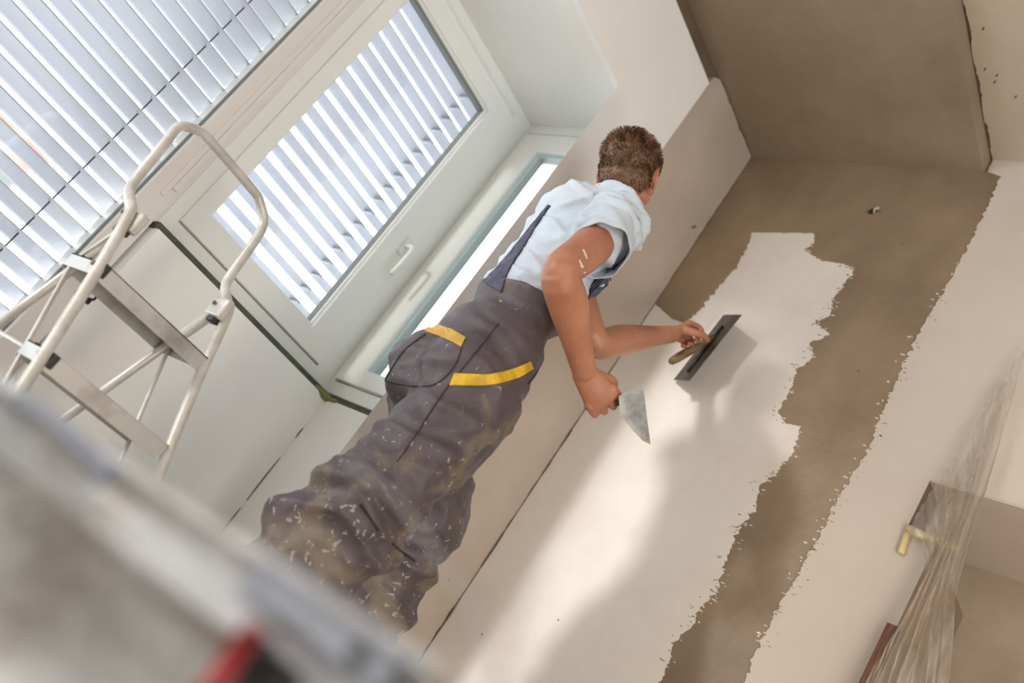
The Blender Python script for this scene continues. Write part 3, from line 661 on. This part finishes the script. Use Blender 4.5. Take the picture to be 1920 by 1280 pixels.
def hand(bm, wrist, fwd, palm, wid, curl, thumb, sc=1.0):
    """fwd: along the hand, palm: direction the palm faces, wid: towards the thumb side"""
    fwd = fwd.normalized(); wid = (wid - fwd * wid.dot(fwd)).normalized(); palm = (palm - fwd * palm.dot(fwd) - wid * palm.dot(wid)).normalized()
    kn = wrist + fwd * .084 * sc
    loft(bm, [(wrist - fwd * .01, wid * .028 * sc, palm * .020 * sc), (wrist + fwd * .025 * sc, wid * .034 * sc, palm * .0175 * sc), (wrist + fwd * .06 * sc, wid * .040 * sc, palm * .0165 * sc), (kn, wid * .041 * sc, palm * .0135 * sc)], 18, dome=.4)
    tips = []
    for i, (off, L_) in enumerate(((.031, .074), (.0105, .082), (-.0105, .077), (-.030, .060))):
        b = kn + wid * off * 1.1 * sc - fwd * .01 * sc; d = fwd; p = [b - fwd * .015, b]; q = b + d * .008; ang = 0
        segs = (.46, .30, .24)
        for j, f_ in enumerate(segs):
            ang += curl[i][j]; d = fwd * math.cos(ang) + palm * math.sin(ang); q = q + d * L_ * f_ * sc; p.append(q)
        limb(bm, p, [.0098 * sc, .0100 * sc, .0092 * sc, .0085 * sc, .0070 * sc], 3, 12)
        tips.append(p[-1])
    b = wrist + fwd * .025 * sc + wid * .022 * sc + palm * .006 * sc
    p = [b]
    for v_, L_ in zip(thumb, (.042, .030, .024)):
        d = (fwd * v_[0] + wid * v_[1] + palm * v_[2]).normalized(); p.append(p[-1] + d * L_ * sc)
    limb(bm, p, [.0150 * sc, .0125 * sc, .0108 * sc, .0088 * sc], 3, 12)
    return tips
# right hand: fist round the knife handle, hanging below the wrist
kR = at(1140, 764, float(R[2] @ (np.array(wrR) - CAM)) + .02)
fR = (kR - wrR).normalized()
viewR = (kR - V(CAM)).normalized()
palmR = (viewR * .75 + CR * .25 - CU * .2)                # palm turned away from the camera
widR = (CR * .9 + CU * .4)                                 # thumb side towards the blade
hand(bm, wrR, fR, palmR, widR, [(.80, 1.5, 1.1), (.72, 1.55, 1.1), (.76, 1.55, 1.1), (.86, 1.5, 1.1)], [(.75, .45, .5), (.75, -.1, .8), (.35, -.55, .75)], 1.12)
# left hand on the trowel grip: knuckles towards the wall, fingers curled down over it
gA = onx(1259, 677, 2.335); gB = onx(1338, 632, 2.425)     # ends of the wooden grip
gax = (gB - gA).normalized()
kL = onx(1300, 622, 2.375)
fL_ = (kL - wrL).normalized()
hand(bm, wrL, fL_ + CU * .10, -CU * .9 - CR * .25 + CF * .2, gax * .9 + CF * .2, [(.85, 1.35, .8), (.95, 1.35, .85), (1.0, 1.4, .9), (1.05, 1.4, .9)], [(.5, .35, .8), (.75, .1, .6), (.6, -.3, .6)], 1.08)
body = link('body', fuse(bm, .0031, 2, .5), M_skin, man, True)
for s_ in (-1, 1):
    bm = bmesh.new(); ball(bm, H(s_ * .030, .079, .0), .0125, .0115, .009, AX, 14); obj('eye', bm, M_eye, man, True)
    bm = bmesh.new(); limb(bm, [H(s_ * .014, .091, .018), H(s_ * .032, .089, .024), H(s_ * .050, .076, .018)], [.003, .004, .002], 3, 8); obj('eyebrow', bm, M_hair, man, True)
# --- hair: cap plus many short tufts
bm = bmesh.new(); ball(bm, H(0, -.016, .024), .083, .099, .092, AX); ball(bm, H(0, -.046, -.020), .073, .058, .072, AX)
bmesh.ops.delete(bm, geom=[v for v in bm.verts if (v.co - hc).dot(h_u) < -.085 or ((v.co - hc).dot(h_f) > .062 and (v.co - hc).dot(h_u) < .05) or ((v.co - hc).dot(h_f) > -.005 and (v.co - hc).dot(h_u) < .0)], context='VERTS')
hair = obj('hair', bm, M_hair, man, True)
hb = bmesh.new(); rnd = random.Random(3)
for k in range(9500):
    a = rnd.uniform(0, 2 * math.pi); w_ = rnd.uniform(-1, 1); d = V((math.cos(a) * math.sqrt(1 - w_ * w_), math.sin(a) * math.sqrt(1 - w_ * w_), w_))
    low_ = rnd.random() < .3
    cc, rr = (H(0, -.046, -.020), (.073, .058, .072)) if low_ else (H(0, -.016, .024), (.083, .099, .092))
    p = cc + h_r * d.x * rr[0] + h_f * d.y * rr[1] + h_u * d.z * rr[2]; q = p - hc
    u_ = q.dot(h_u); f_ = q.dot(h_f)
    if u_ < -.078 or (f_ > .066 and u_ < .052) or (f_ > .002 and u_ < .012): continue
    nn = (h_r * d.x / rr[0] + h_f * d.y / rr[1] + h_u * d.z / rr[2]).normalized()
    top_ = max(0, min(1, (u_ + .02) / .10)); L_ = .006 + .013 * top_ + .006 * max(0, noise.noise(q * 40))
    sw = V((noise.noise(q * 45), noise.noise(q * 45 + V((9, 0, 0))), noise.noise(q * 45 + V((0, 9, 0))))) * 1.3
    g = (nn * (.5 + .5 * top_) - h_u * (.75 - .55 * top_) + h_f * .15 * top_ + sw).normalized()
    t_ = g.cross(nn).normalized() * .0016; m_ = p + g * L_ * .55 + nn * .002; e = p + g * L_ + sw * .002
    A = [hb.verts.new(p - t_), hb.verts.new(p + t_), hb.verts.new(m_ + t_ * .8), hb.verts.new(m_ - t_ * .8), hb.verts.new(e + nn * .001)]
    hb.faces.new(A[:4]); hb.faces.new((A[3], A[2], A[4]))
me = bpy.data.meshes.new('hair_tufts'); hb.to_mesh(me); hb.free(); tf = link('hair_tufts', me, M_hair, hair); tf['kind'] = 'stuff'

# --- boots
for a, c in ((ankR, calfR), (ankL, calfL)):
    f_ = V((.92, .1 if a is ankR else -.05, 0)).normalized(); s_ = V((-f_.y, f_.x, 0)); bm = bmesh.new()
    loft(bm, [(a + V((0, 0, .08)), s_ * .05, f_ * .055), (a, s_ * .046, f_ * .055), (a + V((0, 0, -.05)) + f_ * .02, s_ * .046, f_ * .08)], 20)
    limb(bm, [a - f_ * .04 + V((0, 0, -.055)), a + f_ * .06 + V((0, 0, -.052)), a + f_ * .15 + V((0, 0, -.058))], [.040, .044, .036], 5, 20)
    me = fuse(bm, .006, 3)
    for v in me.vertices: v.co.z = max(v.co.z, .012)
    bo = link('boot', me, M_boot, man, True)
    bm = bmesh.new(); c0 = a + V((0, 0, -a.z))
    ring_ = [(c0 + f_ * (.055 + .125 * math.cos(t)) + s_ * .047 * math.sin(t)) for t in [2 * math.pi * k / 28 for k in range(28)]]
    A = [bm.verts.new(p) for p in ring_]; B = [bm.verts.new(p + V((0, 0, .022))) for p in ring_]; bm.faces.new(A[::-1]); bm.faces.new(B)
    for k in range(28): bm.faces.new((A[k], A[(k + 1) % 28], B[(k + 1) % 28], B[k]))
    obj('boot_sole', bm, M_black, bo)

# --- things sewn on the clothes: strips laid on the real surface
def bvh(o):
    me = o.data; return BVHTree.FromPolygons([v.co.copy() for v in me.vertices], [tuple(p.vertices) for p in me.polygons])
B_t, B_s, B_b = bvh(trous), bvh(shirt), bvh(body)
def hit(tree, u, v):
    d = V(ray(u, v)).normalized(); r_ = tree.ray_cast(V(CAM), d)
    return (r_[0], r_[1]) if r_[0] is not None else (None, None)
def patch(name, trees, rows, m_, th=.004, parent=man, label=None):
    """cloth strip following the garment; rows: list of (edge a px, edge b px)"""
    bm = bmesh.new(); prev = None
    for a, b in rows:
        vs = []
        for k in range(5):
            t = k / 4; u = a[0] + (b[0] - a[0]) * t; v = a[1] + (b[1] - a[1]) * t
            best = None
            for tr in trees:
                p, n_ = hit(tr, u, v)
                if p is not None and (best is None or (p - V(CAM)).length < (best[0] - V(CAM)).length): best = (p, n_)
            if best is None:      # just off the silhouette: hug the nearest surface
                dd = V(ray(u, v)).normalized(); D0 = 2.45; p = V(CAM) + dd * D0
                for tr in trees:
                    r_ = tr.find_nearest(V(CAM) + dd * 2.5)
                    best = (r_[0], r_[1]); break
            p, n_ = best
            if n_.dot(p - V(CAM)) > 0: n_ = -n_
            vs.append((bm.verts.new(p + n_ * th), bm.verts.new(p - n_ * .001)))
        if prev:
            for k in range(4):
                bm.faces.new((prev[k][0], prev[k + 1][0], vs[k + 1][0], vs[k][0])); bm.faces.new((prev[k][1], vs[k][1], vs[k + 1][1], prev[k + 1][1]))
            bm.faces.new((prev[0][0], vs[0][0], vs[0][1], prev[0][1])); bm.faces.new((prev[4][0], prev[4][1], vs[4][1], vs[4][0]))
        else: bm.faces.new([x[0] for x in vs] + [x[1] for x in vs][::-1])
        prev = vs
    bm.faces.new([x[0] for x in prev][::-1] + [x[1] for x in prev])
    o = obj(name, bm, m_, parent)
    if label: o['label'] = label
    return o
def rowsof(A, B, n=10):
    a = smoothpath(A, n); b = smoothpath(B, n); return [(tuple(p), tuple(q)) for p, q in zip(a, b)]
patch('pocket_trim', [B_t], rowsof([(803, 606), (838, 615), (872, 634)], [(797, 622), (832, 634), (864, 651)]), M_tan, .004, trous, 'faded yellow trim on the back pocket')
patch('pocket_trim', [B_t], rowsof([(852, 700), (915, 702), (960, 692), (993, 677)], [(843, 723), (915, 722), (965, 710), (998, 692)]), M_yellow, .004, trous, 'bright yellow trim on the hip pocket')
def seam(pts, w_=1.2, tree=None, m_=None, name='seam', th=.0015):
    sp = smoothpath(pts, 8); A = []; Bq = []
    for i, p in enumerate(sp):
        d = np.array(sp[min(i + 1, len(sp) - 1)]) - np.array(sp[max(i - 1, 0)]); d = d / (np.linalg.norm(d) + 1e-9); n_ = np.array([-d[1], d[0]]) * w_
        A.append(tuple(p + n_)); Bq.append(tuple(p - n_))
    return patch(name, [tree or B_t], list(zip(A, Bq)), m_ or M_seam, th, trous if (tree is None or tree is B_t) else man)
seam([(935, 606), (905, 645), (868, 690), (840, 725), (812, 765), (780, 815), (745, 865)])
seam([(798, 626), (760, 655), (735, 690), (722, 712)]); seam([(722, 714), (760, 722), (812, 722), (850, 690), (866, 652)])
seam([(676, 945), (692, 968), (710, 995)], 2.4); seam([(735, 1018), (755, 1035), (778, 1052)], 2.0)
seam([(1040, 650), (1005, 700), (990, 720)])
patch('plaster_streak', [B_b], [((1085, 488), (1087, 487)), ((1089, 500), (1093, 499)), ((1095, 512), (1098, 511)), ((1098, 520), (1099, 519))], M_coat, .0012, body)
patch('plaster_streak', [B_b], [((1092, 468), (1094, 467)), ((1096, 478), (1099, 477)), ((1100, 486), (1101, 485))], M_coat, .0012, body)
# bib band edges and straps
patch('strap', [B_s, B_t], rowsof([(908, 528), (935, 500), (965, 465), (1000, 420), (1030, 384)], [(940, 548), (955, 508), (984, 462), (1006, 424), (1033, 386)]), M_navy, .006, trous, 'dark blue shoulder strap on the back')
patch('strap', [B_s, B_t], rowsof([(1098, 568), (1125, 545), (1150, 518), (1163, 500)], [(1104, 592), (1130, 572), (1152, 545), (1168, 520)]), M_navy, .006, trous, 'dark chest strap with buckle')

# ================================================================ TOOLS
# putty knife in the right hand
kn = thing('putty_knife', 'steel putty knife with fan shaped blade in his lowered hand', 'knife', at(1150, 762, 2.6))
Dk = float(R[2] @ (np.array(kR) - CAM))
def atk(u, v, dd=0): return at(u, v, Dk + dd)
poly = [(1160, 742), (1178, 733), (1206, 731), (1209, 745), (1214, 790), (1220, 833), (1205, 826), (1186, 806), (1172, 788), (1162, 774)]
bm = bmesh.new(); up = (CF * .9 + CR * .1).normalized() * .0006
P_ = [atk(u, v, -.02 + (u - 1160) * .0003) for u, v in poly]; A = [bm.verts.new(p + up) for p in P_]; B = [bm.verts.new(p - up) for p in P_]
bm.faces.new(A); bm.faces.new(B[::-1])
for k_ in range(len(A)): bm.faces.new((A[k_], A[(k_ + 1) % len(A)], B[(k_ + 1) % len(A)], B[k_]))
obj('blade', bm, M_steel, kn)
bm = bmesh.new(); limb(bm, [atk(1168, 754, .008), atk(1150, 756, .022), atk(1124, 758, .034), atk(1100, 764, .040)], [.008, .012, .013, .010], 5, 14, .8); obj('handle', bm, M_wood, kn, True)
# plastering trowel in the left hand
tw = thing('plastering_trowel', 'rectangular steel plastering trowel held against the wall by his raised hand', 'trowel', onx(1330, 650, 2.44))
tr_, tl_, bl_, br_ = onx(1391, 590, 2.375), onx(1357, 590, 2.484), onx(1263, 712, 2.484), onx(1293, 714, 2.385)
nb = (tr_ - tl_).cross(bl_ - tl_).normalized() * .0008
bm = bmesh.new(); c = [tr_, tl_, bl_, br_]; A = [bm.verts.new(p + nb) for p in c]; B = [bm.verts.new(p - nb) for p in c]
bm.faces.new(A); bm.faces.new(B[::-1])
for k_ in range(4): bm.faces.new((A[k_], A[(k_ + 1) % 4], B[(k_ + 1) % 4], B[k_]))
obj('blade', bm, M_steel, tw)
mid = lambda t, w_=.5: (bl_.lerp(tl_, t)).lerp(br_.lerp(tr_, t), w_)
off = nb.normalized(); off = off if off.dot(CR) < 0 else -off
bm = bmesh.new(); tube(bm, [mid(.12) + off * .004, mid(.35) + off * .006, mid(.82) + off * .004], [.005, .007, .004], 10); obj('spine', bm, M_steel, tw, True)
bm = bmesh.new(); tube(bm, smoothpath([mid(.55) + off * .004, mid(.52) + off * .03, gB], 4), .005, 8); obj('tang', bm, M_steel, tw, True)
bm = bmesh.new(); limb(bm, [gA, gA.lerp(gB, .15), gA.lerp(gB, .5), gB], [.013, .0150, .0145, .011], 5, 14); obj('grip', bm, M_wood, tw, True)

# ================================================================ FOREGROUND CASE (out of focus)
A0 = at(20, 778, .72); B0 = at(775, 1262, .47)
zt_ = .2375
dx_ = (A0 - B0); dx_.z = 0; Lc = dx_.length; dx_.normalize(); dn = V((-dx_.y, dx_.x, 0)); dn = dn if dn.dot(CF) > 0 else -dn
B0.z = 0
case = thing('tool_case', 'plaster smeared pale tool case blurred close to the camera', 'case', B0)
Q = lambda a, b, z: B0 + dx_ * a + dn * b + V((0, 0, z))
def obox(a0, a1, b0, b1, z0, z1, bev=.004):
    bm = bmesh.new(); r_ = bmesh.ops.create_cube(bm, size=1)
    for v in bm.verts: v.co = Q(a0 + (a1 - a0) * (v.co.x + .5), b0 + (b1 - b0) * (v.co.y + .5), z0 + (z1 - z0) * (v.co.z + .5))
    if bev: bmesh.ops.bevel(bm, geom=list(bm.edges), offset=bev, segments=3, affect='EDGES', profile=.6)
    return bm
Lx = Lc + .10
obj('case_body', obox(.004, Lx, .006, .26, .0, .1985, .006), M_case, case, True)
obj('case_lid', obox(0, Lx, 0, .268, .200, zt_, .008), M_case, case, True)
obj('lid_edge', obox(.01, .118, -.006, .004, zt_ - .016, zt_ - .001, .004), M_rim, case, True)
bm = bmesh.new(); tube(bm, smoothpath([Q(Lc * .99, -.004, zt_ - .002), Q(Lc * .9, -.02, zt_ + .001), Q(Lc * .72, -.02, zt_ - .003), Q(Lc * .66, -.002, zt_ - .01)], 6), .007, 12); obj('carry_handle', bm, M_handle, case, True)
obj('latch', obox(.050, .084, -.012, .002, .162, .202, .004), M_black, case, True)
obj('latch_clip', obox(.085, .094, -.013, .002, .158, .208, .003), M_red, case, True)
bm = bmesh.new(); tube(bm, [Q(.03, -.008, zt_ - .010), Q(.03, .0, zt_ - .010)], .005, 10); obj('hinge_pin', bm, M_black, case)
wire = tag(obj('binding_wire', (lambda b: (tube(b, smoothpath([at(655, 868, .66), at(720, 915, .64), at(800, 1010, .62), at(880, 1150, .60), at(950, 1330, .60), at(990, 1560, .60)], 8), .0008, 8), b)[1])(bmesh.new()), M_rim, None, True), 'thin pale wire blurred in front of the overalls', 'wire')

# ================================================================ PLASTIC FILM, TAPE, POST
pst = tag(obj('wooden_post', boxes(((2.462, .836, 0), (2.4965, .866, 1.06)), bev=.002), M_bwood), 'reddish brown wooden board standing behind the plastic film', 'board')
fo = thing('plastic_film', 'clear plastic sheet taped up and hanging in folds over the recess', 'film', (2.42, .75, 0))
bm = bmesh.new(); NU, NV = 64, 90; G = []
Lc_ = smoothpath([(1702, 995), (1738, 1080), (1706, 1150), (1668, 1220), (1620, 1320), (1560, 1460), (1480, 1640)], 15)
Rc_ = smoothpath([(1935, 630), (1880, 830), (1825, 1010), (1798, 1130), (1792, 1230), (1780, 1400), (1740, 1640)], 15)
for i in range(NU + 1):
    u = i / NU; row = []
    for j in range(NV + 1):
        v = j / NV; p = Lc_[j] * (1 - u) + Rc_[j] * u
        f1 = noise.noise(V((u * 7 + v * 1.2, v * 1.6, 1))); f2 = noise.noise(V((u * 17 + v * 2.5, v * 3.5, 5)))
        x_ = XP - .018 - .04 * v - .045 * (1 - abs(f1) * 2.2) * min(1, v * 3 + .35) - .016 * (1 - abs(f2) * 2.4)
        c = onx(p[0], p[1], XP - .03); row.append(bm.verts.new((min(x_, XP - .006), c.y, max(c.z, .015))))
    G.append(row)
for i in range(NU):
    for j in range(NV): bm.faces.new((G[i][j], G[i + 1][j], G[i + 1][j + 1], G[i][j + 1]))
obj('sheet', bm, M_film, fo, True)
bm = bmesh.new(); tp_ = [onx(1700, 990, XP - .012), onx(1722, 1000, XP - .03), onx(1752, 1010, XP - .035), onx(1785, 1024, XP - .03), onx(1800, 1032, XP - .03)]
prev = None
for i, p in enumerate(smoothpath(tp_, 5)):
    p = V(p); h = .011 + .004 * noise.noise(p * 60); x_ = -.004 * abs(noise.noise(p * 80 + V((3, 0, 0))))
    v = [bm.verts.new(p + V((x_, 0, h))), bm.verts.new(p + V((x_ - .006, 0, 0))), bm.verts.new(p + V((x_, 0, -h)))]
    if prev:
        for k_ in range(2): bm.faces.new((prev[k_], prev[k_ + 1], v[k_ + 1], v[k_]))
    prev = v
tp = obj('tape_strip', bm, M_tape, fo, True); md = tp.modifiers.new('t', 'SOLIDIFY'); md.thickness = .002
bm = bmesh.new(); a, b = onx(1705, 988, XP - .010), onx(1688, 1038, XP - .010); sd_ = V((0, .010, 0))
prev = None
for i in range(9):
    p = a.lerp(b, i / 8); q = V((-.004 * abs(noise.noise(p * 90)), 0, 0)); v = [bm.verts.new(p + sd_ + q), bm.verts.new(p + q - V((.004, 0, 0))), bm.verts.new(p - sd_ + q)]
    if prev:
        for k_ in range(2): bm.faces.new((prev[k_], prev[k_ + 1], v[k_ + 1], v[k_]))
    prev = v
tp = obj('tape_strip', bm, M_tape, fo, True); md = tp.modifiers.new('t', 'SOLIDIFY'); md.thickness = .002
